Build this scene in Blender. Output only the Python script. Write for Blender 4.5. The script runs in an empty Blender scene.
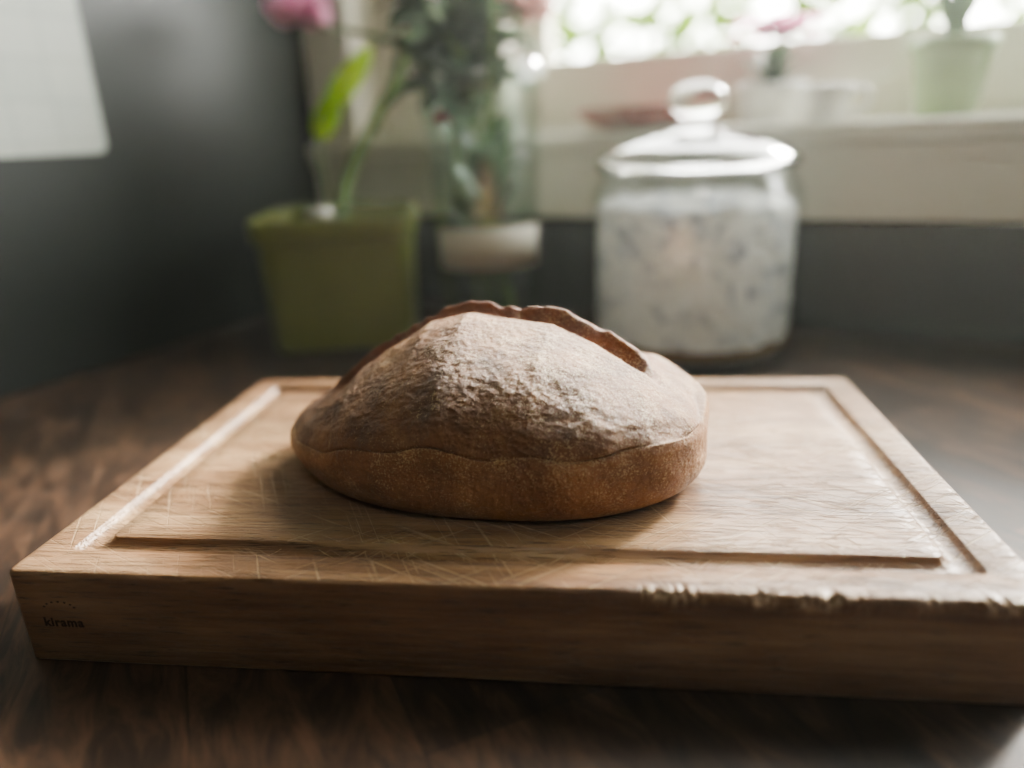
import bpy, bmesh, math, random
import numpy as np
from mathutils import Vector, Matrix, noise, Euler
random.seed(7)
S=bpy.context.scene
col=S.collection
# ---------------------------------------------------------------- helpers
def srgb(r,g,b):
    f=lambda c:(c/255/12.92) if c/255<=0.04045 else ((c/255+0.055)/1.055)**2.4
    return (f(r),f(g),f(b),1)
def new_mat(name):
    m=bpy.data.materials.new(name); m.use_nodes=True
    nt=m.node_tree; b=nt.nodes['Principled BSDF']
    return m,nt,b
def N(nt,t,**kw):
    n=nt.nodes.new(t)
    for k,v in kw.items():
        if k in n.inputs.keys(): n.inputs[k].default_value=v
        else: setattr(n,k,v)
    return n
def L(nt,a,ao,b,bi): nt.links.new(a.outputs[ao],b.inputs[bi])
def ramp(nt,pts):
    n=nt.nodes.new('ShaderNodeValToRGB'); cr=n.color_ramp
    while len(cr.elements)<len(pts): cr.elements.new(0.5)
    for e,(p,c) in zip(cr.elements,pts): e.position=p; e.color=c
    return n
def g(v): return (v,v,v,1)
def simple(name,c,rough=0.5,c2=None,scale=20,bump=0.0,**kw):
    m,nt,b=new_mat(name)
    tc=N(nt,'ShaderNodeTexCoord'); no=N(nt,'ShaderNodeTexNoise',Scale=scale,Detail=5.0)
    L(nt,tc,'Object',no,'Vector')
    c2=c2 or tuple(x*0.8 for x in c[:3])+(1,)
    r=ramp(nt,[(0.35,c2),(0.65,c)]); L(nt,no,'Fac',r,'Fac'); L(nt,r,'Color',b,'Base Color')
    b.inputs['Roughness'].default_value=rough
    if bump:
        bp=N(nt,'ShaderNodeBump',Strength=bump,Distance=0.002); L(nt,no,'Fac',bp,'Height'); L(nt,bp,'Normal',b,'Normal')
    for k,v in kw.items(): b.inputs[k.replace('_',' ')].default_value=v
    return m
def mkobj(name,verts,faces,mat=None,smooth=True,parent=None):
    me=bpy.data.meshes.new(name); me.from_pydata([tuple(v) for v in verts],[],faces); me.update()
    if smooth: me.polygons.foreach_set('use_smooth',[True]*len(me.polygons))
    o=bpy.data.objects.new(name,me); col.objects.link(o)
    if mat: me.materials.append(mat)
    if parent: o.parent=parent
    return o
def box(name,x0,x1,y0,y1,z0,z1,mat,bev=0.0,parent=None):
    bm=bmesh.new(); bmesh.ops.create_cube(bm,size=1)
    for v in bm.verts: v.co=Vector(((x0+x1)/2+v.co.x*(x1-x0),(y0+y1)/2+v.co.y*(y1-y0),(z0+z1)/2+v.co.z*(z1-z0)))
    if bev: bmesh.ops.bevel(bm,geom=bm.edges[:],offset=bev,segments=3,affect='EDGES',profile=0.5)
    me=bpy.data.meshes.new(name); bm.to_mesh(me); bm.free()
    me.materials.append(mat); o=bpy.data.objects.new(name,me); col.objects.link(o)
    if parent:o.parent=parent
    return o
def empty(name,loc=(0,0,0)):
    e=bpy.data.objects.new(name,None); e.location=loc; e.empty_display_size=0.02; col.objects.link(e); return e
def lathe(name,prof,mat,seg=64,parent=None,loc=(0,0,0)):
    vs=[];fs=[]
    n=len(prof)
    for i in range(seg):
        a=2*math.pi*i/seg
        for r,z in prof: vs.append((r*math.cos(a),r*math.sin(a),z))
    for i in range(seg):
        j=(i+1)%seg
        for k in range(n-1): fs.append((i*n+k,j*n+k,j*n+k+1,i*n+k+1))
    o=mkobj(name,vs,fs,mat,True,parent); o.location=loc
    bm=bmesh.new(); bm.from_mesh(o.data); bmesh.ops.remove_doubles(bm,verts=bm.verts,dist=1e-5)
    bmesh.ops.recalc_face_normals(bm,faces=bm.faces); bm.to_mesh(o.data); bm.free()
    return o
def tube(name,pts,rad,mat,parent=None):
    cu=bpy.data.curves.new(name,'CURVE'); cu.dimensions='3D'; cu.bevel_depth=rad; cu.bevel_resolution=3; cu.resolution_u=10
    sp=cu.splines.new('BEZIER'); sp.bezier_points.add(len(pts)-1)
    for b,p in zip(sp.bezier_points,pts): b.co=p; b.handle_left_type=b.handle_right_type='AUTO'
    o=bpy.data.objects.new(name,cu); col.objects.link(o); cu.materials.append(mat)
    bpy.context.view_layer.update()
    me=bpy.data.meshes.new_from_object(o); bpy.data.objects.remove(o)
    o=bpy.data.objects.new(name,me); col.objects.link(o)
    me.polygons.foreach_set('use_smooth',[True]*len(me.polygons))
    if parent:o.parent=parent
    return o
# ---------------------------------------------------------------- camera (fitted)
cx,cy,ch,yaw,pitch,roll,F=0.75190,-0.76269,0.23048,0.49399,0.33219,-0.04545,730.386
fw=Vector((-math.sin(yaw)*math.cos(pitch),math.cos(yaw)*math.cos(pitch),-math.sin(pitch)))
rt=Vector((math.cos(yaw),math.sin(yaw),0)); up=rt.cross(fw)
r2=rt*math.cos(roll)+up*math.sin(roll); u2=-rt*math.sin(roll)+up*math.cos(roll)
C=Vector((cx,cy,ch))
cam=bpy.data.cameras.new('camera'); co=bpy.data.objects.new('camera',cam); col.objects.link(co)
M=Matrix((( r2.x,u2.x,-fw.x,cx),(r2.y,u2.y,-fw.y,cy),(r2.z,u2.z,-fw.z,ch),(0,0,0,1)))
co.matrix_world=M
cam.sensor_width=36; cam.lens=F/1024*36; cam.clip_start=0.01
cam.dof.use_dof=True; cam.dof.focus_distance=0.355; cam.dof.aperture_fstop=1.9
S.camera=co
# ---------------------------------------------------------------- room
m_black=simple('black_wall_paint',srgb(32,38,35),0.40,srgb(26,31,29),3,0.02)
m_white=simple('white_trim_paint',srgb(222,220,204),0.4,srgb(210,206,190),6,0.02)
m_room=simple('pale_wall_paint',srgb(150,148,140),0.8,srgb(140,138,130),4)
m_ceil=simple('ceiling_paint',srgb(200,200,196),0.9,srgb(190,190,186),4)
m_floor=simple('floor_wood',srgb(90,66,48),0.5,srgb(60,42,30),5)
YB=0.12; XL=-0.03; ZF=-0.9; ZC=1.6; XR=3.0; YF=-3.2
box('floor',XL-0.1,XR+0.1,YF-0.1,YB+0.2,ZF-0.05,ZF,m_floor)
ceiling=box('ceiling',XL-0.1,XR+0.1,YF-0.1,YB+0.2,ZC,ZC+0.05,m_ceil)
box('wall_left',XL-0.1,XL,YF,YB+0.2,ZF,ZC,m_black)
box('wall_right',XR,XR+0.1,YF,YB+0.2,ZF,ZC,m_room)
box('wall_front',XL,XR,YF-0.1,YF,ZF,ZC,m_room)
WX0,WX1,WZ0,WZ1=0.05,1.75,0.205,1.25
def joined(name,parts,mat):
    vs=[];fs=[]
    for x0,x1,y0,y1,z0,z1 in parts:
        b=len(vs); vs+=[(x,y,z) for x in (x0,x1) for y in (y0,y1) for z in (z0,z1)]
        for f in ((0,1,3,2),(4,6,7,5),(0,4,5,1),(2,3,7,6),(0,2,6,4),(1,5,7,3)): fs.append(tuple(b+i for i in f))
    return mkobj(name,vs,fs,mat,False)
joined('wall_back',[(XL,XR,YB,YB+0.2,ZF,WZ0),(XL,XR,YB,YB+0.2,WZ1,ZC),(XL,WX0,YB,YB+0.2,WZ0,WZ1),(WX1,XR,YB,YB+0.2,WZ0,WZ1)],m_black)
win=empty('window_1')
YS=0.24
box('sill_board',XL+0.002,WX1+0.1,YB-0.03,YB+0.2,0.206,0.226,m_white,0.004,win)
box('casing_left',XL+0.004,WX0+0.004,YB-0.014,YB,0.226,WZ1+0.09,m_white,0.003,win)
box('jamb_left',WX0,WX0+0.006,YB-0.004,YB+0.18,0.226,WZ1,m_white,0.001,win)
box('casing_right',WX1,WX1+0.09,YB-0.014,YB,0.226,WZ1+0.09,m_white,0.003,win)
box('casing_head',WX0,WX1,YB-0.014,YB,WZ1,WZ1+0.09,m_white,0.003,win)
box('jamb_panel',WX0+0.006,0.255,YB+0.06,YB+0.16,0.226,WZ1,m_white,0.003,win)
box('bottom_rail',0.255,WX1,YS,YS+0.035,0.226,0.319,m_white,0.003,win)
box('stile_left',0.255,0.29,YS,YS+0.035,0.319,WZ1,m_white,0.003,win)
box('stile_right',WX1-0.04,WX1,YS,YS+0.035,0.319,WZ1,m_white,0.003,win)
box('meeting_stile',1.02,1.07,YS,YS+0.035,0.319,WZ1,m_white,0.003,win)
box('top_rail',0.29,WX1,YS,YS+0.035,WZ1-0.04,WZ1,m_white,0.003,win)
ap=empty('trim_1')
box('apron',XL+0.002,WX1+0.1,YB-0.016,YB,0.125,0.2055,m_white,0.003,ap)
box('apron_moulding',XL+0.002,WX1+0.1,YB-0.022,YB-0.0161,0.19,0.2055,m_white,0.002,ap)
# ---------------------------------------------------------------- counter
def mat_counter():
    m,nt,b=new_mat('dark_walnut_counter')
    tc=N(nt,'ShaderNodeTexCoord'); mp=N(nt,'ShaderNodeMapping'); mp.inputs['Rotation'].default_value=(0,0,math.radians(38))
    L(nt,tc,'Object',mp,'Vector')
    br=N(nt,'ShaderNodeTexBrick',Scale=1.0); br.offset=0.37
    br.inputs['Brick Width'].default_value=0.42; br.inputs['Row Height'].default_value=0.085; br.inputs['Mortar Size'].default_value=0.0006
    br.inputs['Color1'].default_value=g(0.15); br.inputs['Color2'].default_value=g(0.85); br.inputs['Mortar'].default_value=g(0.2)
    L(nt,mp,'Vector',br,'Vector')
    m2=N(nt,'ShaderNodeMapping'); m2.inputs['Scale'].default_value=(7,24,10); L(nt,mp,'Vector',m2,'Vector')
    no=N(nt,'ShaderNodeTexNoise',Scale=1.6,Detail=9.0,Roughness=0.7,Distortion=1.6); L(nt,m2,'Vector',no,'Vector')
    mx=N(nt,'ShaderNodeMath',operation='MULTIPLY_ADD'); L(nt,br,'Color',mx,0); mx.inputs[1].default_value=0.22; L(nt,no,'Fac',mx,2)
    r=ramp(nt,[(0.40,srgb(24,18,15)),(0.6,srgb(50,37,29)),(0.85,srgb(94,70,54))]); L(nt,mx,0,r,'Fac')
    L(nt,r,'Color',b,'Base Color')
    rr=N(nt,'ShaderNodeMapRange'); L(nt,no,'Fac',rr,'Value'); rr.inputs['To Min'].default_value=0.45; rr.inputs['To Max'].default_value=0.62
    L(nt,rr,'Result',b,'Roughness'); b.inputs['Specular IOR Level'].default_value=0.28
    bp=N(nt,'ShaderNodeBump',Strength=0.3,Distance=0.001); L(nt,mx,0,bp,'Height'); L(nt,bp,'Normal',b,'Normal')
    return m
m_counter=mat_counter()
ct=empty('kitchen_counter')
box('countertop',XL+0.001,2.4,-0.95,YB-0.001,-0.04,0.0,m_counter,0.003,ct)
m_cab=simple('cabinet_paint',srgb(60,62,60),0.5)
box('cabinet_body',XL+0.001,2.38,-0.9,YB-0.001,ZF,-0.04,m_cab,0.0,ct)
for i in range(4):
    x0=XL+0.02+i*0.595; box('cabinet_door_%d'%i,x0,x0+0.57,-0.92,-0.9,ZF+0.1,-0.06,m_cab,0.003,ct)
# ---------------------------------------------------------------- cutting board
BR=0.36416; BX,BY=0.40486,-0.61737; BW,BD,T=0.45,0.2736,0.0497
def mat_board():
    m,nt,b=new_mat('maple_board_wood')
    tc=N(nt,'ShaderNodeTexCoord')
    def noise_s(scale,sc,detail=6,rot=0,dist=0.0,rough=0.6):
        mp=N(nt,'ShaderNodeMapping'); mp.inputs['Scale'].default_value=scale
        if rot:
            m0=N(nt,'ShaderNodeMapping'); m0.inputs['Rotation'].default_value=(0,0,math.radians(rot)); L(nt,tc,'Object',m0,'Vector'); L(nt,m0,'Vector',mp,'Vector')
        else: L(nt,tc,'Object',mp,'Vector')
        no=N(nt,'ShaderNodeTexNoise',Scale=sc,Detail=float(detail),Roughness=rough,Distortion=dist); L(nt,mp,'Vector',no,'Vector'); return no
    big=noise_s((3,24,24),1.0,4,dist=0.8)
    fine=noise_s((14,260,260),1.0,6)
    pores=noise_s((60,800,800),1.0,3)
    worn=noise_s((9,14,14),1.0,5,dist=0.5)
    a=N(nt,'ShaderNodeMath',operation='MULTIPLY_ADD'); L(nt,fine,'Fac',a,0); a.inputs[1].default_value=0.5; L(nt,big,'Fac',a,2)
    r=ramp(nt,[(0.50,srgb(98,70,50)),(0.70,srgb(140,106,78)),(0.95,srgb(182,149,114))]); L(nt,a,0,r,'Fac')
    bk=N(nt,'ShaderNodeTexBrick',Scale=1.0); bk.offset=0.4; bk.inputs['Brick Width'].default_value=0.9; bk.inputs['Row Height'].default_value=0.048
    bk.inputs['Mortar Size'].default_value=0.0003; bk.inputs['Color1'].default_value=g(0.72); bk.inputs['Color2'].default_value=g(1.0); bk.inputs['Mortar'].default_value=g(0.7)
    L(nt,tc,'Object',bk,'Vector')
    mb=N(nt,'ShaderNodeMixRGB',blend_type='MULTIPLY'); mb.inputs['Fac'].default_value=0.7; L(nt,r,'Color',mb,'Color1'); L(nt,bk,'Color',mb,'Color2')
    wr_=ramp(nt,[(0.35,g(0.72)),(0.6,g(1.0))]); L(nt,worn,'Fac',wr_,'Fac')
    mw_=N(nt,'ShaderNodeMixRGB',blend_type='MULTIPLY'); mw_.inputs['Fac'].default_value=0.8; L(nt,mb,'Color',mw_,'Color1'); L(nt,wr_,'Color',mw_,'Color2')
    hs=[]
    for rot,wd in ((28,0.61),(-38,0.62),(62,0.64)):
        s=noise_s((9,620,1),1.0,2,rot=rot)
        q=ramp(nt,[(wd,g(0)),(wd+0.05,g(1))]); L(nt,s,'Fac',q,'Fac'); hs.append(q)
    area=noise_s((7,7,7),1.0,3); ar=ramp(nt,[(0.36,g(0)),(0.54,g(1))]); L(nt,area,'Fac',ar,'Fac')
    s1=N(nt,'ShaderNodeMath',operation='MAXIMUM'); L(nt,hs[0],'Color',s1,0); L(nt,hs[1],'Color',s1,1)
    s2=N(nt,'ShaderNodeMath',operation='MAXIMUM'); L(nt,s1,0,s2,0); L(nt,hs[2],'Color',s2,1)
    geo=N(nt,'ShaderNodeNewGeometry'); sx=N(nt,'ShaderNodeSeparateXYZ'); L(nt,geo,'Normal',sx,'Vector')
    tp=N(nt,'ShaderNodeMath',operation='GREATER_THAN'); L(nt,sx,'Z',tp,0); tp.inputs[1].default_value=0.8
    sm0=N(nt,'ShaderNodeMath',operation='MULTIPLY'); L(nt,s2,0,sm0,0); L(nt,ar,'Color',sm0,1)
    sm_=N(nt,'ShaderNodeMath',operation='MULTIPLY'); L(nt,sm0,0,sm_,0); L(nt,tp,0,sm_,1)
    mix=N(nt,'ShaderNodeMixRGB'); mix.inputs['Color2'].default_value=srgb(204,180,148)
    sf=N(nt,'ShaderNodeMath',operation='MULTIPLY'); L(nt,sm_,0,sf,0); sf.inputs[1].default_value=0.5
    L(nt,sf,0,mix,'Fac'); L(nt,mw_,'Color',mix,'Color1')
    pr=ramp(nt,[(0.36,g(0.56)),(0.46,g(1))]); L(nt,pores,'Fac',pr,'Fac')
    mm=N(nt,'ShaderNodeMixRGB',blend_type='MULTIPLY'); mm.inputs['Fac'].default_value=0.9; L(nt,mix,'Color',mm,'Color1'); L(nt,pr,'Color',mm,'Color2')
    at=N(nt,'ShaderNodeAttribute'); at.attribute_name='chip'
    mc=N(nt,'ShaderNodeMixRGB'); mc.inputs['Color2'].default_value=srgb(214,192,164); L(nt,at,'Fac',mc,'Fac'); L(nt,mm,'Color',mc,'Color1')
    L(nt,mc,'Color',b,'Base Color')
    b.inputs['Roughness'].default_value=0.36
    hh=N(nt,'ShaderNodeMath',operation='MULTIPLY_ADD'); L(nt,sm_,0,hh,0); hh.inputs[1].default_value=-0.8; L(nt,fine,'Fac',hh,2)
    h2=N(nt,'ShaderNodeMath',operation='ADD'); L(nt,hh,0,h2,0); L(nt,pr,'Color',h2,1)
    bp=N(nt,'ShaderNodeBump',Strength=0.9,Distance=0.0009); L(nt,h2,0,bp,'Height'); L(nt,bp,'Normal',b,'Normal')
    return m
m_board=mat_board()
def rrect(d,z,rc=0.0035,nx=900,ny=160,nc=6):
    r=max(rc-d*0.3,0.0025) if d<0.01 else 0.004
    x0,x1,y0,y1=d,BW-d,d,BD-d; P=[]
    def corner(cx_,cy_,a0):
        for i in range(nc+1):
            a=a0+math.pi/2*i/nc; P.append([cx_+r*math.cos(a),cy_+r*math.sin(a),z])
    for i in range(1,nx): P.append([x0+r+(x1-x0-2*r)*i/nx,y0,z])
    corner(x1-r,y0+r,-math.pi/2)
    for i in range(1,ny): P.append([x1,y0+r+(y1-y0-2*r)*i/ny,z])
    corner(x1-r,y1-r,0)
    for i in range(1,nx): P.append([x1-r-(x1-x0-2*r)*i/nx,y1,z])
    corner(x0+r,y1-r,math.pi/2)
    for i in range(1,ny): P.append([x0,y1-r-(y1-y0-2*r)*i/ny,z])
    corner(x0+r,y0+r,math.pi)
    return P
GO=0.0185; GW=0.0135; GD=0.0045
prof=[(0.0015,0.0),(0.0005,0.0005),(0,0.0015),(0,T*0.5),(0,T-0.009),(0,T-0.0065),(0,T-0.0045),(0,T-0.0028),(0.0003,T-0.0012),(0.0010,T-0.0003),(0.0020,T),(0.0045,T),(0.007,T),(GO,T),(GO+0.0006,T-0.0004)]
for i in range(1,8):
    a=math.pi*i/8; prof.append((GO+GW/2-GW/2*math.cos(a)*0.92,T-GD*math.sin(a)))
prof+=[(GO+GW-0.0006,T-0.0004),(GO+GW,T),(GO+GW+0.01,T)]
vs=[];fs=[];n=None;chip=[]
for k,(d,z) in enumerate(prof):
    ring=rrect(d,z); n=len(ring)
    for p in ring:
        cv=0.0
        if 5<=k<=11 and p[1]<0.009 and 0.02<p[0]<0.44:
            u=p[0]; am=0.10+0.9*max(0,min(1,(u-0.275)/0.03))
            nz=noise.noise(Vector((u*130,3.1,z*60))); nz2=noise.noise(Vector((u*420,7.7,z*300))); gate=max(0.15,min(1,0.6+2.4*noise.noise(Vector((u*55,0.3,9)))))
            bite=(max(0,nz-0.02)*1.1+max(0,nz2-0.02)*0.8)*gate
            wgt={5:0.25,6:0.6,7:0.9,8:1,9:0.9,10:0.55,11:0.12}[k]
            p[1]+=bite*0.0040*am*wgt; p[2]-=bite*0.0042*am*wgt*(1 if k>6 else 0.2)
            if am>0.9: p[1]-=max(0,-nz2-0.10)*0.0045*wgt*gate; p[2]+=max(0,-nz2-0.2)*0.002*wgt*gate
            if am>0.5: cv=min(1,(abs(nz2)*2.0*gate+bite*0.7)*am*wgt)*0.65
        vs.append(p); chip.append(cv)
for k in range(len(prof)-1):
    for i in range(n):
        j=(i+1)%n; fs.append((k*n+i,k*n+j,(k+1)*n+j,(k+1)*n+i))
fs.append(tuple(range((len(prof)-1)*n,len(prof)*n))); fs.append(tuple(reversed(range(n))))
board=mkobj('cutting_board',vs,fs,m_board,True)
ca=board.data.color_attributes.new('chip','FLOAT_COLOR','POINT')
ca.data.foreach_set('color',[x for c in chip for x in (c,c,c,1)])
board.data.polygons[-1].use_smooth=False; board.data.polygons[-2].use_smooth=False
board.location=(BX,BY,0.0003); board.rotation_euler=(0,0,BR)
m_ink=simple('burned_stamp',srgb(44,28,20),0.8)
tcu=bpy.data.curves.new('stamp','FONT'); tcu.body='kirama'; tcu.size=0.0066; tcu.offset=0.0002; tcu.extrude=0.0001; tcu.space_character=1.12
to=bpy.data.objects.new('t',tcu); col.objects.link(to); bpy.context.view_layer.update()
me=bpy.data.meshes.new_from_object(to); bpy.data.objects.remove(to)
st=bpy.data.objects.new('stamp',me); col.objects.link(st); me.materials.append(m_ink)
st.parent=board; st.rotation_euler=(math.pi/2,0,0); st.location=(0.0125,-0.00005,0.0205)
vs=[];fs=[]
for i in range(7):
    a=math.pi*(0.1+0.8*i/6); cxx=0.0225+0.008*math.cos(a); czz=0.030+0.004*math.sin(a); b0=len(vs)
    for k in range(6): vs.append((cxx+0.0007*math.cos(k*math.pi/3),-0.0002,czz+0.0005*math.sin(k*math.pi/3)))
    fs.append(tuple(range(b0,b0+6)))
mkobj('stamp_dots',vs,fs,m_ink,False,board)
# ---------------------------------------------------------------- loaf
def mat_bread():
    m,nt,b=new_mat('sourdough_crust')
    tc=N(nt,'ShaderNodeTexCoord')
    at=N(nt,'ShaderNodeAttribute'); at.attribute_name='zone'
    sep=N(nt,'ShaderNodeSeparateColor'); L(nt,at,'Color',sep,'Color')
    n1=N(nt,'ShaderNodeTexNoise',Scale=38.0,Detail=8.0,Roughness=0.65); L(nt,tc,'Object',n1,'Vector')
    top=ramp(nt,[(0.3,srgb(88,57,33)),(0.5,srgb(124,83,49)),(0.72,srgb(160,115,71))]); L(nt,n1,'Fac',top,'Fac')
    sk=ramp(nt,[(0.3,srgb(114,74,40)),(0.5,srgb(146,99,56)),(0.75,srgb(174,125,75))]); L(nt,n1,'Fac',sk,'Fac')
    lip=ramp(nt,[(0.3,srgb(86,44,25)),(0.7,srgb(144,84,47))]); L(nt,n1,'Fac',lip,'Fac')
    x1=N(nt,'ShaderNodeMixRGB'); L(nt,sep,'Red',x1,'Fac'); L(nt,top,'Color',x1,'Color1'); L(nt,sk,'Color',x1,'Color2')
    x2=N(nt,'ShaderNodeMixRGB'); L(nt,sep,'Green',x2,'Fac'); L(nt,x1,'Color',x2,'Color1'); L(nt,lip,'Color',x2,'Color2')
    f1=N(nt,'ShaderNodeTexNoise',Scale=1000.0,Detail=2.0,Roughness=0.7); L(nt,tc,'Object',f1,'Vector')
    f2=N(nt,'ShaderNodeTexNoise',Scale=60.0,Detail=6.0,Roughness=0.7); L(nt,tc,'Object',f2,'Vector')
    ad=N(nt,'ShaderNodeMath',operation='MULTIPLY_ADD'); L(nt,f2,'Fac',ad,0); ad.inputs[1].default_value=0.6; L(nt,f1,'Fac',ad,2)
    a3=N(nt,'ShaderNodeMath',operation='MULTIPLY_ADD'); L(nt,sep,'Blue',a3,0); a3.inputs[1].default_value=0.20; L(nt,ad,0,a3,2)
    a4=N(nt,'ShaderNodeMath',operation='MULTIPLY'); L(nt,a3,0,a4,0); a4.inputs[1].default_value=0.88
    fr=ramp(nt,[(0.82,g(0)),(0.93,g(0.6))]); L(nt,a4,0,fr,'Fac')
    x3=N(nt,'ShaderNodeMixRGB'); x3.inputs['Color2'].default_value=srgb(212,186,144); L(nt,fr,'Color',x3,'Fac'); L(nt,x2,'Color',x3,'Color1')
    L(nt,x3,'Color',b,'Base Color')
    b.inputs['Roughness'].default_value=0.40
    b.inputs['Sheen Weight'].default_value=0.05
    hb=N(nt,'ShaderNodeTexNoise',Scale=460.0,Detail=7.0,Roughness=0.8); L(nt,tc,'Object',hb,'Vector')
    vo=N(nt,'ShaderNodeTexVoronoi',Scale=340.0); L(nt,tc,'Object',vo,'Vector')
    h1=N(nt,'ShaderNodeMath',operation='MULTIPLY_ADD'); L(nt,vo,'Distance',h1,0); h1.inputs[1].default_value=0.4; L(nt,hb,'Fac',h1,2)
    bp=N(nt,'ShaderNodeBump',Strength=0.9,Distance=0.0013); L(nt,h1,0,bp,'Height'); L(nt,bp,'Normal',b,'Normal')
    return m
m_bread=mat_bread()
fh=Vector((-math.sin(yaw),math.cos(yaw),0)); rh=Vector((math.cos(yaw),math.sin(yaw),0))
LC=C+fh*0.387+rh*(-0.011); LC.z=T+0.0004
LROT=yaw-0.24
NA,NP=640,320
def sm(a,b,x):
    t=max(0,min(1,(x-a)/(b-a))); return t*t*(3-2*t)
HX=[-.122,-.110,-.100,-.088,-.071,-.054,-.032,-.010,.013,.035,.058,.086,.106,.120]
HZ=[.0240,.0330,.0390,.0465,.0600,.0710,.0828,.0872,.0862,.0838,.0760,.0640,.0480,.0300]
def Ht(x): return float(np.interp(x,HX,HZ))
AL,AR_,BB=0.121,0.118,0.079
def rim(th):
    c,s=math.cos(th),math.sin(th)
    A=AR_ if c>0 else AL
    n_=2.4 if c>0 else 2.1
    return 1/((abs(c)/A)**n_+(abs(s)/BB)**n_)**(1/n_)
def Yext(x):
    A=AR_ if x>0 else AL; n_=2.4 if x>0 else 2.1
    return BB*max(1e-6,1-min(1,abs(x)/A)**n_)**(1/n_)
verts=[];zone=[]
RC=0.80+0.20*math.cos(0.40)**0.9
for i in range(NA):
    th=2*math.pi*i/NA; ct_,st_=math.cos(th),math.sin(th)
    rho=rim(th)
    crease=0.0370-(0.011*abs(ct_)**3 if ct_<0 else -0.004*ct_**2)+0.0022*math.sin(th*3+0.5)+0.005*noise.noise(Vector((ct_*3,st_*3,8)))
    ze=0.021
    wob=0.0045*noise.noise(Vector((ct_*2.2,st_*2.2,1.3)))
    cutm=0.6+1.0*noise.noise(Vector((ct_*5,st_*5,4)))
    for k in range(NP+1):
        ph=k/NP; s_=1
        if ph<0.10: r=rho*0.80*ph/0.10; z=0.0
        elif ph<0.40:
            t=(ph-0.10)/0.30; a=-math.pi/2+t*(math.pi/2+0.40)
            r=rho*(0.80+0.20*max(0,math.cos(a))**0.9); z=ze+ze*math.sin(a)
            if a>0: z=ze+(crease-ze)*math.sin(a)/math.sin(0.40)
        else:
            t=(ph-0.40)/0.60; a=t*math.pi/2; s_=max(0.0,math.cos(a))
            r=rho*RC*s_
        x=r*ct_; y=r*st_
        if ph>=0.40:
            ye=Yext(x/RC)*RC
            tt=min(1,abs(y)/max(ye,1e-5))
            q=(1-tt**2.1)**0.62
            hh=max(Ht(x),crease)
            cap=min(1,((1-s_)/0.06))**0.5
            z=crease+(hh-crease)*q*cap
        nz_=min(1,max(0,(z-crease)/0.045))
        rad=Vector((ct_,st_,0)); p=Vector((x,y,z)); sk=0;lp=0;flour_glint=0
        if z>0.0008:
            nrm=(rad*(1-nz_)+Vector((0,0,1))*(nz_+0.05)).normalized()
            big=noise.noise(Vector((x*24,y*24,z*24)))*0.0030
            med=noise.noise(Vector((x*70+5,y*70,z*90)))*0.0007
            cz=(z-crease) if ph<0.40 else max(z-crease,(ph-0.40)*0.08)
            cut=-0.0020*cutm*math.exp(-((cz-0.0015)/0.0022)**2)
            sk=1-sm(-0.005,0.008,cz-wob*0.7)
            bul=0.0012*math.exp(-((cz+0.006)/0.006)**2)+0.0020*cutm*math.exp(-((cz-0.007)/0.005)**2)
            wr=0
            if ph>0.40:
                w=noise.fractal(Vector((x*60,y*95,z*95)),0.75,2.1,6)
                rg=1-abs(noise.noise(Vector((x*34+9,y*70,z*70)))+0.3*noise.noise(Vector((x*120,y*120,z*120))))*2
                pz=max(0,noise.noise(Vector((x*28,y*28,z*28+3)))+0.10)
                wr=(w*0.0006+max(0,rg-0.50)*0.0016*pz)*sm(0.0,0.015,z-crease)
            fine=noise.noise(Vector((x*350,y*350,z*350)))*0.00026+noise.noise(Vector((x*180,y*180,z*180)))*0.00022
            p+=nrm*(big+med+cut+bul+wr+fine)*sm(0.0005,0.010,z)
            vl=(0.015-1.3*x*x) if x<0 else (0.015-2.4*x*x)
            vl+=0.004*noise.noise(Vector((x*22,0,2)))
            if ph>0.42:
                lipw=1-sm(0.078,0.105,abs(x+0.002))
                e2=sm(0.0,0.02,z-crease)
                dd=y-vl; jag=1+0.4*noise.noise(Vector((x*45,4,1)))+0.35*noise.noise(Vector((x*160,4,1)))
                # sharp front edge, soft back
                rs=0.0024 if dd<0 else 0.0060
                ridge=(0.0052 if x<0 else 0.0036+0.0016*sm(0.03,0,x))*math.exp(-(dd/rs)**2)
                gsh=math.exp(-((dd+0.0080)/0.0042)**2)
                groove=-(0.0018+0.0035*sm(0.0,0.045,abs(x+0.01)))*gsh
                back=-0.006*sm(0.004,0.02,dd)
                p.z+=(ridge*jag+groove+back)*lipw*e2
                lp=lipw*e2*min(1,math.exp(-((dd)/0.006)**2)*0.9+0.9*sm(-0.002,0.006,dd)+0.65*gsh)
            flour_glint=0.35*sk+0.42*math.exp(-((cz-0.001)/0.0025)**2)+0.36*sm(0.015,0.04,z-crease)*(1-lp)+0.45*sm(-0.04,0.08,x)*(1-sk)  # flour mask; last term paints window-light glints towards the right side
        verts.append(p); zone.append((sk,min(1,lp),min(1.2,flour_glint),1))
fs=[]
for i in range(NA):
    j=(i+1)%NA
    for k in range(NP): fs.append((i*(NP+1)+k,j*(NP+1)+k,j*(NP+1)+k+1,i*(NP+1)+k+1))
loaf=mkobj('sourdough_bread_loaf',verts,fs,m_bread,True)
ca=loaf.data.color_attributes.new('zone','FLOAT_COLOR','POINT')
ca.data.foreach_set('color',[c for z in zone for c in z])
bm=bmesh.new(); bm.from_mesh(loaf.data); bmesh.ops.remove_doubles(bm,verts=bm.verts,dist=2e-5); bmesh.ops.recalc_face_normals(bm,faces=bm.faces); bm.to_mesh(loaf.data); bm.free()
loaf.location=LC; loaf.rotation_euler=(0,0,LROT)
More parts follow.
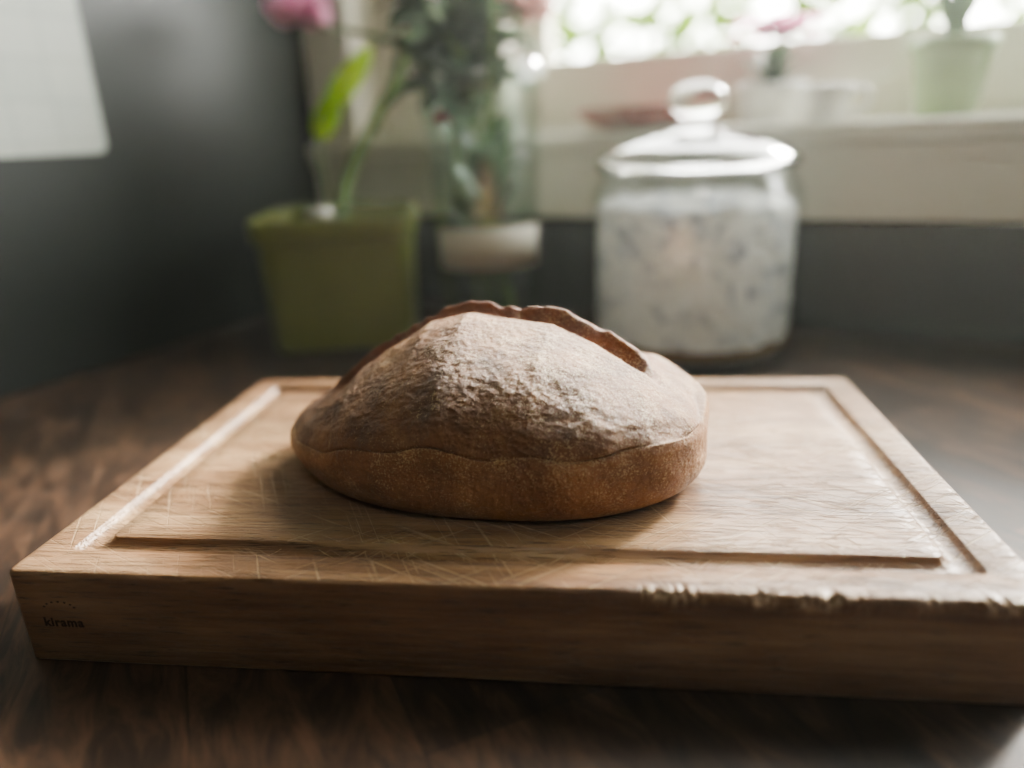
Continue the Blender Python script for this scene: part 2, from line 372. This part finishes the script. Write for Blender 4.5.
# ---------------------------------------------------------------- glass
def mat_glass(name,tint=(1,1,1,1),rough=0.02):
    m,nt,b=new_mat(name)
    b.inputs['Base Color'].default_value=tint; b.inputs['Transmission Weight'].default_value=1.0
    b.inputs['Roughness'].default_value=rough; b.inputs['IOR'].default_value=1.45
    no=N(nt,'ShaderNodeTexNoise',Scale=25.0); bp=N(nt,'ShaderNodeBump',Strength=0.03,Distance=0.002)
    L(nt,no,'Fac',bp,'Height'); L(nt,bp,'Normal',b,'Normal')
    return m
def mat_thin(name,tint):
    m,nt,b=new_mat(name); nt.nodes.remove(b)
    no=N(nt,'ShaderNodeTexNoise',Scale=25.0); bp=N(nt,'ShaderNodeBump',Strength=0.04,Distance=0.002); L(nt,no,'Fac',bp,'Height')
    tr=N(nt,'ShaderNodeBsdfTransparent'); tr.inputs['Color'].default_value=tint
    gl=N(nt,'ShaderNodeBsdfGlossy',Roughness=0.05); L(nt,bp,'Normal',gl,'Normal')
    lw=N(nt,'ShaderNodeLayerWeight',Blend=0.5)
    pw=N(nt,'ShaderNodeMath',operation='POWER'); L(nt,lw,'Facing',pw,0); pw.inputs[1].default_value=4.0
    ma=N(nt,'ShaderNodeMath',operation='MULTIPLY_ADD'); L(nt,pw,0,ma,0); ma.inputs[1].default_value=0.45; ma.inputs[2].default_value=0.06
    ms=N(nt,'ShaderNodeMixShader'); L(nt,ma,0,ms,0); L(nt,tr,'BSDF',ms,1); L(nt,gl,'BSDF',ms,2)
    L(nt,ms,'Shader',nt.nodes['Material Output'],'Surface'); return m
m_glass=mat_glass('lid_glass'); m_thin=mat_thin('thin_clear_glass',(0.97,0.985,0.98,1)); m_vglass=mat_thin('vase_glass',(0.93,0.97,0.95,1))
JX,JY=0.563,-0.004; R=0.105
jar=empty('glass_cookie_jar',(JX,JY,0))
lathe('jar_body',[(0,0.0005),(R-0.012,0.0005),(R-0.004,0.004),(R,0.012),(R,0.160),(R-0.002,0.170),(R-0.008,0.180),(R-0.009,0.190),(R-0.013,0.190),(R-0.012,0.180),(R-0.0065,0.169),(R-0.005,0.158),(R-0.005,0.016),(R-0.014,0.010),(0,0.010)],m_thin,96,jar)
lathe('jar_lid',[(0,0.2195),(0.03,0.2175),(0.07,0.209),(R-0.014,0.1985),(R-0.0135,0.1905),(R-0.006,0.1905),(R-0.005,0.195),(R-0.008,0.201),(0.07,0.214),(0.035,0.224),(0.016,0.227),(0.012,0.232),(0.018,0.238),(0.026,0.246),(0.028,0.254),(0.024,0.262),(0.013,0.268),(0,0.2695)],m_glass,96,jar)
m,nt,b=new_mat('white_sugar')
tc=N(nt,'ShaderNodeTexCoord'); no=N(nt,'ShaderNodeTexNoise',Scale=48.0,Detail=5.0,Roughness=0.7,Distortion=0.6); L(nt,tc,'Object',no,'Vector')
r=ramp(nt,[(0.33,srgb(156,163,178)),(0.42,srgb(218,220,224)),(0.48,srgb(250,249,246)),(1.0,srgb(252,251,248))]); L(nt,no,'Fac',r,'Fac'); L(nt,r,'Color',b,'Base Color')
b.inputs['Roughness'].default_value=0.5
tr=N(nt,'ShaderNodeBsdfTranslucent'); L(nt,r,'Color',tr,'Color')
ms=N(nt,'ShaderNodeMixShader'); ms.inputs[0].default_value=0.5; L(nt,b,'BSDF',ms,1); L(nt,tr,'BSDF',ms,2); L(nt,ms,'Shader',nt.nodes['Material Output'],'Surface')
m_pack=m
# clumpy sugar / flour mass that fills the jar against the glass
vs=[];fs=[]
NR,NZ=160,70
for j in range(NZ+1):
    for i in range(NR):
        a=2*math.pi*i/NR; z=0.0245+(0.155-0.0245)*j/NZ
        v=Vector((math.cos(a)*2.6,math.sin(a)*2.6,z*26))
        d=noise.noise(v*1.6)*0.5+noise.noise(v*3.7)*0.5+noise.noise(v*8)*0.25
        rr=0.0985-max(0,d+0.05)*0.016
        vs.append((rr*math.cos(a),rr*math.sin(a),z))
for j in range(NZ):
    for i in range(NR):
        k=(i+1)%NR; fs.append((j*NR+i,j*NR+k,(j+1)*NR+k,(j+1)*NR+i))
base=NZ*NR; NC=20; prev=[base+i for i in range(NR)]
for q in range(1,NC+1):
    f=1-q/NC; cur=[]
    for i in range(NR):
        a=2*math.pi*i/NR; rr=0.092*f+0.0001
        h=0.158+0.010*noise.noise(Vector((rr*math.cos(a)*40,rr*math.sin(a)*40,3)))+0.006*(1-f)
        cur.append(len(vs)); vs.append((rr*math.cos(a),rr*math.sin(a),h))
    for i in range(NR):
        k=(i+1)%NR; fs.append((prev[i],prev[k],cur[k],cur[i]))
    prev=cur
fs.append(tuple(prev)); fs.append(tuple(reversed(range(NR))))
mkobj('jar_contents',vs,fs,m_pack,True,jar)
m_grain=simple('grain',srgb(150,120,85),0.8,srgb(110,82,55),300)
lathe('jar_crumbs',[(0,0.0105),(R-0.0155,0.0105),(R-0.0065,0.018),(R-0.0065,0.022),(0,0.024)],m_grain,64,jar)
# ---------------------------------------------------------------- green planter
m_olive=simple('olive_glazed_tin',srgb(112,118,52),0.45,srgb(100,106,46),8)
m_soil=simple('potting_soil',srgb(50,36,26),0.95,srgb(28,20,15),120,0.8)
m_stem=simple('green_stem',srgb(92,120,50),0.5)
def leafmat(name,c,c2,tf=0.45):
    m,nt,b=new_mat(name); 
    tc=N(nt,'ShaderNodeTexCoord'); no=N(nt,'ShaderNodeTexNoise',Scale=30.0,Detail=4.0); L(nt,tc,'Object',no,'Vector')
    r=ramp(nt,[(0.35,c2),(0.65,c)]); L(nt,no,'Fac',r,'Fac'); L(nt,r,'Color',b,'Base Color'); b.inputs['Roughness'].default_value=0.5
    tr=N(nt,'ShaderNodeBsdfTranslucent'); L(nt,r,'Color',tr,'Color')
    ms=N(nt,'ShaderNodeMixShader'); ms.inputs[0].default_value=tf; out=nt.nodes['Material Output']
    L(nt,b,'BSDF',ms,1); L(nt,tr,'BSDF',ms,2); L(nt,ms,'Shader',out,'Surface'); return m
m_bright=leafmat('bright_leaf',srgb(200,236,50),srgb(165,215,40),0.65)
m_dleaf=leafmat('dark_leaf',srgb(92,108,84),srgb(60,78,60))
m_pink=leafmat('pink_petal',srgb(236,186,212),srgb(222,152,188))
m_pale=leafmat('pale_petal',srgb(214,186,178),srgb(190,146,142))
m_red=leafmat('red_petal',srgb(180,80,76),srgb(140,55,52))
def rsq(h,r,z,n=8):
    P=[]
    for cxx,cyy,a0 in ((h-r,-h+r,-90),(h-r,h-r,0),(-h+r,h-r,90),(-h+r,-h+r,180)):
        for i in range(n+1):
            a=math.radians(a0+90*i/n); P.append((cxx+r*math.cos(a),cyy+r*math.sin(a),z))
    return P
def loft(name,rings,mat,parent,cap0=True,cap1=True):
    vs=[];fs=[];n=len(rings[0])
    for rg in rings: vs+=rg
    for k in range(len(rings)-1):
        for i in range(n):
            j=(i+1)%n; fs.append((k*n+i,k*n+j,(k+1)*n+j,(k+1)*n+i))
    if cap0: fs.append(tuple(reversed(range(n))))
    if cap1: fs.append(tuple(range((len(rings)-1)*n,len(rings)*n)))
    return mkobj(name,vs,fs,mat,False,parent)
PX,PY=0.155,-0.070
pot=empty('green_planter',(PX,PY,0)); pot.rotation_euler=(0,0,math.radians(33))
loft('planter_body',[rsq(0.077,0.018,0.0005),rsq(0.080,0.02,0.003),rsq(0.085,0.022,0.125),rsq(0.089,0.024,0.126),rsq(0.0905,0.025,0.129),rsq(0.0915,0.025,0.147),rsq(0.090,0.024,0.150),rsq(0.086,0.022,0.150),rsq(0.084,0.021,0.145),rsq(0.082,0.021,0.130)],m_olive,pot,True,False)
loft('planter_soil',[rsq(0.0815,0.021,0.120),rsq(0.0818,0.021,0.134)],m_soil,pot)
def leaf(base,tip,width,sag,vs,fs,nu=10,nv=4,side=None,cup=0.2):
    base=Vector(base);tip=Vector(tip);d=tip-base;ln=d.length
    sd=side or d.cross(Vector((0,0,1)))
    if sd.length<1e-6: sd=Vector((1,0,0))
    sd=sd.normalized(); nn=sd.cross(d).normalized(); b0=len(vs)
    for i in range(nu+1):
        t=i/nu; w=width*(math.sin(math.pi*t**0.8)**0.75 if 0<t<1 else 0.02)
        c=base+d*t+nn*(sag*4*t*(1-t))
        for j in range(-nv,nv+1):
            s=j/nv; vs.append(c+sd*(w*s)+nn*(cup*w*s*s))
    m=2*nv+1
    for i in range(nu):
        for j in range(m-1): fs.append((b0+i*m+j,b0+(i+1)*m+j,b0+(i+1)*m+j+1,b0+i*m+j+1))
bpy.context.view_layer.update(); iw=pot.matrix_world.inverted()
def W2L(p): return iw@Vector(p)
tube('orchid_stem',[W2L(p) for p in [(.152,-.062,.130),(.140,-.033,.178),(.160,.005,.245),(.182,.040,.308),(.192,.048,.350)]],0.0065,m_stem,pot)
sdv=Vector((math.cos(-0.08),math.sin(-0.08),0))
vs=[];fs=[]
leaf(W2L((.112,-.010,.262)),W2L((.146,.036,.340)),0.020,0.006,vs,fs,side=sdv)
leaf(W2L((.104,-.026,.228)),W2L((.116,-.006,.292)),0.017,0.004,vs,fs,side=sdv)
mkobj('bright_leaves',vs,fs,m_bright,True,pot)
tube('leaf_stalk',[W2L(p) for p in [(.148,-.065,.13),(.118,-.045,.18),(.104,-.026,.232),(.112,-.010,.266)]],0.002,m_stem,pot)
vs=[];fs=[]
leaf(W2L((0.15,-0.07,0.135)),W2L((0.12,-0.115,0.160)),0.014,0.01,vs,fs)
leaf(W2L((0.15,-0.07,0.135)),W2L((0.20,-0.06,0.160)),0.014,0.01,vs,fs)
mkobj('basal_leaves',vs,fs,m_dleaf,True,pot)
m_white_c=simple('white_ceramic',srgb(228,228,224),0.25,srgb(216,216,212),10)
m_peb=simple('grey_pebble',srgb(150,148,138),0.6,srgb(130,128,118),40)
lathe('pebble',[(0,0.134),(0.012,0.136),(0.017,0.145),(0.013,0.156),(0,0.160)],m_peb,24,pot,(-0.02,-0.02,0))
# ---------------------------------------------------------------- vase with flowers
VX,VY=0.326,-0.014
vase=empty('flower_vase',(VX,VY,0))
lathe('vase_glass',[(0,0.0005),(0.052,0.0005),(0.056,0.004),(0.058,0.02),(0.062,0.20),(0.068,0.27),(0.074,0.30),(0.071,0.301),(0.065,0.27),(0.059,0.20),(0.055,0.022),(0.050,0.014),(0,0.013)],m_vglass,72,vase)
m_label=simple('paper_label',srgb(186,183,168),0.7,srgb(176,172,158),10)
lp=[];lf=[]
vang=math.atan2(C.y-VY,C.x-VX)
for i in range(33):
    a=vang-1.05+2.1*i/32
    for z in (0.088,0.133): lp.append(((0.0605+z*0.02)*math.cos(a),(0.0605+z*0.02)*math.sin(a),z))
for i in range(32): lf.append((2*i,2*i+2,2*i+3,2*i+1))
lb=mkobj('vase_label',lp,lf,m_label,True,vase)
sd=lb.modifiers.new('s','SOLIDIFY'); sd.thickness=0.0005; sd.offset=1
vs=[];fs=[]
hp=[(0.104,-0.038,0.366,'pink',0.044),(0.350,0.050,0.356,'pale',0.040),(0.29,0.0,0.40,'pale',0.036),(0.24,0.02,0.385,'pink',0.034),(0.300,-0.045,0.245,'red',0.018),(0.36,-0.03,0.40,'pale',0.034),(0.26,-0.03,0.385,'pale',0.034)]
for i,(x,y,z,c,s) in enumerate(hp):
    a=random.uniform(0,6.28); bx,by=0.03*math.cos(a),0.03*math.sin(a)
    lx,ly=x-VX,y-VY
    inside=math.hypot(lx,ly)<0.055
    tube('stem_%d'%i,[(bx,by,0.018),(bx*0.3+lx*0.15,by*0.3+ly*0.15,0.15),(lx*0.3,ly*0.3,0.24) if inside else (lx*0.26,ly*0.26,0.295),(lx,ly,z)],0.003,m_stem,vase)
    pv=[];pf=[]
    for ring,(cnt,tilt,ss) in enumerate(((5,1.25,1.0),(7,0.95,1.0),(7,0.6,0.9),(5,0.3,0.75))):
        for q in range(cnt):
            b=6.283*q/cnt+ring*0.5+random.uniform(-.1,.1); t=tilt+random.uniform(-.1,.1)
            dr=Vector((math.cos(b)*math.sin(t),math.sin(b)*math.sin(t),math.cos(t)))
            leaf((lx,ly,z),Vector((lx,ly,z))+dr*s*ss,s*0.45,-s*0.18,pv,pf,8,3,cup=-0.4)
    mkobj('flower_%d'%i,pv,pf,{'pink':m_pink,'pale':m_pale,'red':m_red}[c],True,vase)
for i in range(120):
    a=random.uniform(0,6.28); z0=random.uniform(0.26,0.40); r0=random.uniform(0.0,0.040)
    l=random.uniform(0.045,0.08); el=random.uniform(-0.5,0.7)
    ox,oy=(-0.035,0.015)
    b=Vector((ox+r0*math.cos(a),oy+r0*math.sin(a),z0)); t=b+Vector((math.cos(a)*math.cos(el),math.sin(a)*math.cos(el),math.sin(el)))*l
    if t.y+VY>0.10: continue
    leaf(b,t,random.uniform(0.014,0.024),0.008,vs,fs)
for i in range(34):
    a=random.uniform(0,6.28); z0=random.uniform(0.03,0.22); b=Vector((0.01*math.cos(a),0.01*math.sin(a),z0))
    leaf(b,b+Vector((math.cos(a)*0.036,math.sin(a)*0.036,0.05)),0.015,0.004,vs,fs)
mkobj('foliage',vs,fs,m_dleaf,True,vase)
# ---------------------------------------------------------------- sill items
ZS=0.2262
fp=empty('potted_pink_flowers',(0.60,0.190,ZS))
lathe('pot',[(0,0),(0.028,0),(0.032,0.004),(0.036,0.034),(0.040,0.036),(0.041,0.044),(0.038,0.045),(0.035,0.040),(0,0.038)],m_white_c,48,fp)
vs=[];fs=[];pv=[];pf=[]
for i in range(40):
    a=random.uniform(0,6.28); el=random.uniform(0.2,1.3); l=random.uniform(0.03,0.06)
    d=Vector((math.cos(a)*math.cos(el),math.sin(a)*math.cos(el)*0.7,math.sin(el)))
    leaf(d*0.005+Vector((0,0,0.038)),d*l+Vector((0,0,0.04)),0.010,0.006,vs,fs,6,2)
for i in range(34):
    a=random.uniform(0,6.28); rr=random.uniform(0,0.055); c=Vector((rr*math.cos(a),rr*math.sin(a)*0.5,0.098+random.uniform(-.012,.015)))
    for q in range(5):
        b=6.283*q/5; leaf(c,c+Vector((math.cos(b),math.sin(b)*0.6,0.5))*0.014,0.007,0.001,pv,pf,5,2)
mkobj('leaves',vs,fs,m_dleaf,True,fp); mkobj('blossoms',pv,pf,m_pink,True,fp)
m_redc=simple('red_ceramic',srgb(160,76,72),0.45,srgb(190,150,140),28)
dish=empty('red_dish',(0.455,0.165,ZS))
do=lathe('dish_bowl',[(0,0),(0.035,0),(0.05,0.006),(0.064,0.020),(0.067,0.026),(0.064,0.026),(0.060,0.020),(0.045,0.009),(0,0.006)],m_redc,64,dish); do.scale=(1.35,1,1)
mug=empty('white_mug',(0.665,0.135,ZS))
lathe('mug_body',[(0,0),(0.020,0),(0.024,0.003),(0.026,0.034),(0.027,0.036),(0.025,0.037),(0.0235,0.033),(0.021,0.006),(0,0.005)],m_white_c,48,mug)
tube('mug_handle',[(0.024,0.0,0.030),(0.038,0.0,0.031),(0.042,0.0,0.019),(0.034,0.0,0.009),(0.023,0.0,0.009)],0.003,m_white_c,mug)
m_gcup=simple('green_ceramic',srgb(158,178,132),0.4,srgb(140,160,116),14)
m_tend=simple('pale_tendril',srgb(196,204,176),0.5)
cup=empty('green_flower_pot',(0.778,0.165,ZS))
lathe('pot',[(0,0),(0.026,0),(0.029,0.003),(0.036,0.060),(0.039,0.062),(0.040,0.074),(0.037,0.075),(0.034,0.065),(0,0.064)],m_gcup,48,cup)
tube('tendril',[(0,0,0.062),(-0.01,0,0.11),(-0.035,-0.01,0.09),(-0.055,-0.01,0.045),(-0.07,-0.01,0.04)],0.0022,m_tend,cup)
vs=[];fs=[]
for i in range(12):
    a=random.uniform(0,6.28); el=random.uniform(0.9,1.4); d=Vector((math.cos(a)*math.cos(el),math.sin(a)*math.cos(el),math.sin(el)))
    leaf(Vector((0,0,0.062)),d*0.07+Vector((0,0,0.062)),0.009,0.006,vs,fs,6,2)
mkobj('leaves',vs,fs,m_dleaf,True,cup)
cup2=empty('white_flower_pot',(0.892,0.175,ZS))
lathe('pot',[(0,0),(0.03,0),(0.033,0.003),(0.04,0.055),(0.043,0.056),(0.044,0.068),(0.041,0.069),(0.038,0.06),(0,0.058)],m_white_c,48,cup2)
vs=[];fs=[]
for i in range(14):
    a=random.uniform(0,6.28); el=random.uniform(0.9,1.4); d=Vector((math.cos(a)*math.cos(el),math.sin(a)*math.cos(el)*0.6,math.sin(el)))
    leaf(Vector((0,0,0.058)),d*0.08+Vector((0,0,0.058)),0.010,0.006,vs,fs,6,2)
mkobj('leaves',vs,fs,m_dleaf,True,cup2)
# ---------------------------------------------------------------- paper on left wall
m,nt,b=new_mat('printed_paper')
tc=N(nt,'ShaderNodeTexCoord'); br=N(nt,'ShaderNodeTexBrick',Scale=1.0); br.offset=0
mp=N(nt,'ShaderNodeMapping'); mp.inputs['Rotation'].default_value=(0,math.radians(90),math.radians(90)); L(nt,tc,'Object',mp,'Vector')
br.inputs['Brick Width'].default_value=0.045; br.inputs['Row Height'].default_value=0.04; br.inputs['Mortar Size'].default_value=0.001
br.inputs['Color1'].default_value=srgb(188,192,184); br.inputs['Color2'].default_value=srgb(182,187,180); br.inputs['Mortar'].default_value=srgb(164,170,164)
L(nt,mp,'Vector',br,'Vector'); L(nt,br,'Color',b,'Base Color'); b.inputs['Roughness'].default_value=0.6
y0,y1,z0,z1,rc=-0.56,-0.222,0.228,0.56,0.010
P=[]
for cyy,czz,a0 in ((y1-rc,z0+rc,-90),(y1-rc,z1-rc,0),(y0+rc,z1-rc,90),(y0+rc,z0+rc,180)):
    for i in range(7):
        a=math.radians(a0+15*i); P.append((cyy+rc*math.cos(a),czz+rc*math.sin(a)))
n=len(P); vs=[(XL+0.0005,p[0],p[1]) for p in P]+[(XL+0.002,p[0],p[1]) for p in P]
fs=[tuple(range(n,2*n)),tuple(reversed(range(n)))]+[(i,(i+1)%n,n+(i+1)%n,n+i) for i in range(n)]
mkobj('wall_calendar',vs,fs,m,False)
# ---------------------------------------------------------------- garden outside
m_grass=simple('lawn_grass',srgb(90,130,50),0.9,srgb(70,105,40),3)
box('garden_lawn',-12,14,0.5,16,-1.3,-1.2,m_grass)
m_hedge=leafmat('hedge_leaf',srgb(134,160,26),srgb(42,70,12),0.4)
vs=[];fs=[]
for i in range(11000):
    x=random.uniform(-5.0,3.0); y=random.uniform(3.0,4.4); z=random.uniform(-1.0,1.7)
    if noise.noise(Vector((x*3.2,3.3,z*3.8)))>0.20: continue
    d=Vector((random.gauss(0,1),random.gauss(0,1),random.gauss(0,1))).normalized()*random.uniform(0.10,0.20)
    leaf((x,y,z),Vector((x,y,z))+d,random.uniform(0.04,0.075),0.01,vs,fs,3,1)
for v in vs: v.z=max(v.z,-1.199)
hedge=mkobj('garden_hedge',vs,fs,m_hedge,True)
# ---------------------------------------------------------------- light
w=bpy.data.worlds.new('sky'); S.world=w; w.use_nodes=True; nt=w.node_tree
bg=nt.nodes['Background']; 
sky=nt.nodes.new('ShaderNodeTexSky'); sky.sky_type='HOSEK_WILKIE'; sky.turbidity=5; sky.sun_direction=(0.15,0.76,0.63)
mx=nt.nodes.new('ShaderNodeMixRGB'); mx.inputs[0].default_value=0.8; mx.inputs[2].default_value=(1.0,1.0,0.94,1)
nt.links.new(sky.outputs[0],mx.inputs[1]); nt.links.new(mx.outputs[0],bg.inputs[0]); bg.inputs[1].default_value=17.0
def sunlamp(name,dirv,e,ang,colr):
    l=bpy.data.lights.new(name,'SUN'); l.energy=e; l.angle=math.radians(ang); l.color=colr
    o=bpy.data.objects.new(name,l); col.objects.link(o); o.rotation_euler=Vector(dirv).to_track_quat('Z','Y').to_euler(); o.location=(1,3,3)
sunlamp('sun',(0.32,0.78,0.50),13.0,11,(1.0,0.97,0.89))
l=bpy.data.lights.new('room_fill_light','AREA'); l.shape='DISK'; l.size=0.8; l.energy=7; l.color=(1.0,0.94,0.86)  # unseen area lamp added up high as room fill
o=bpy.data.objects.new('room_fill_light',l); col.objects.link(o); o.location=(1.2,-1.6,1.55)
# fog volume added in the room to imitate veiling glare, lit by the window
m=bpy.data.materials.new('glare_haze'); m.use_nodes=True; nt=m.node_tree; nt.nodes.remove(nt.nodes['Principled BSDF'])
vsn=N(nt,'ShaderNodeVolumeScatter',Anisotropy=0.65); vsn.inputs['Color'].default_value=(0.96,1.0,0.92,1)
va=N(nt,'ShaderNodeAttribute'); va.attribute_name='density'
vm=N(nt,'ShaderNodeMath',operation='MULTIPLY'); L(nt,va,'Fac',vm,0); vm.inputs[1].default_value=0.036; L(nt,vm,0,vsn,'Density')
L(nt,vsn,'Volume',nt.nodes['Material Output'],'Volume')
vd=bpy.data.volumes.new('glare_fog'); vo=bpy.data.objects.new('glare_fog',vd); col.objects.link(vo); vd.materials.append(m)
try: m.cycles.homogeneous_volume=True
except Exception as e: print('homog',e)
try: vd.render.step_size=1.5
except Exception as e: print('step',e)
ng=bpy.data.node_groups.new('glare_volume','GeometryNodeTree')
ng.interface.new_socket('Geometry',in_out='INPUT',socket_type='NodeSocketGeometry')
ng.interface.new_socket('Geometry',in_out='OUTPUT',socket_type='NodeSocketGeometry')
gi=ng.nodes.new('NodeGroupInput'); go=ng.nodes.new('NodeGroupOutput'); vc=ng.nodes.new('GeometryNodeVolumeCube')
vc.inputs['Density'].default_value=1.0
vc.inputs['Min'].default_value=(XL+0.0005,-1.6,0.0005); vc.inputs['Max'].default_value=(2.9,YB-0.035,1.55)
for k_ in ('Resolution X','Resolution Y','Resolution Z'): vc.inputs[k_].default_value=12
sm2=ng.nodes.new('GeometryNodeSetMaterial'); sm2.inputs['Material'].default_value=m
ng.links.new(vc.outputs[0],sm2.inputs['Geometry']); ng.links.new(sm2.outputs[0],go.inputs[0])
md=vo.modifiers.new('air','NODES'); md.node_group=ng
S.view_settings.view_transform='AgX'; S.view_settings.look='AgX - Medium High Contrast'; S.view_settings.exposure=0.32
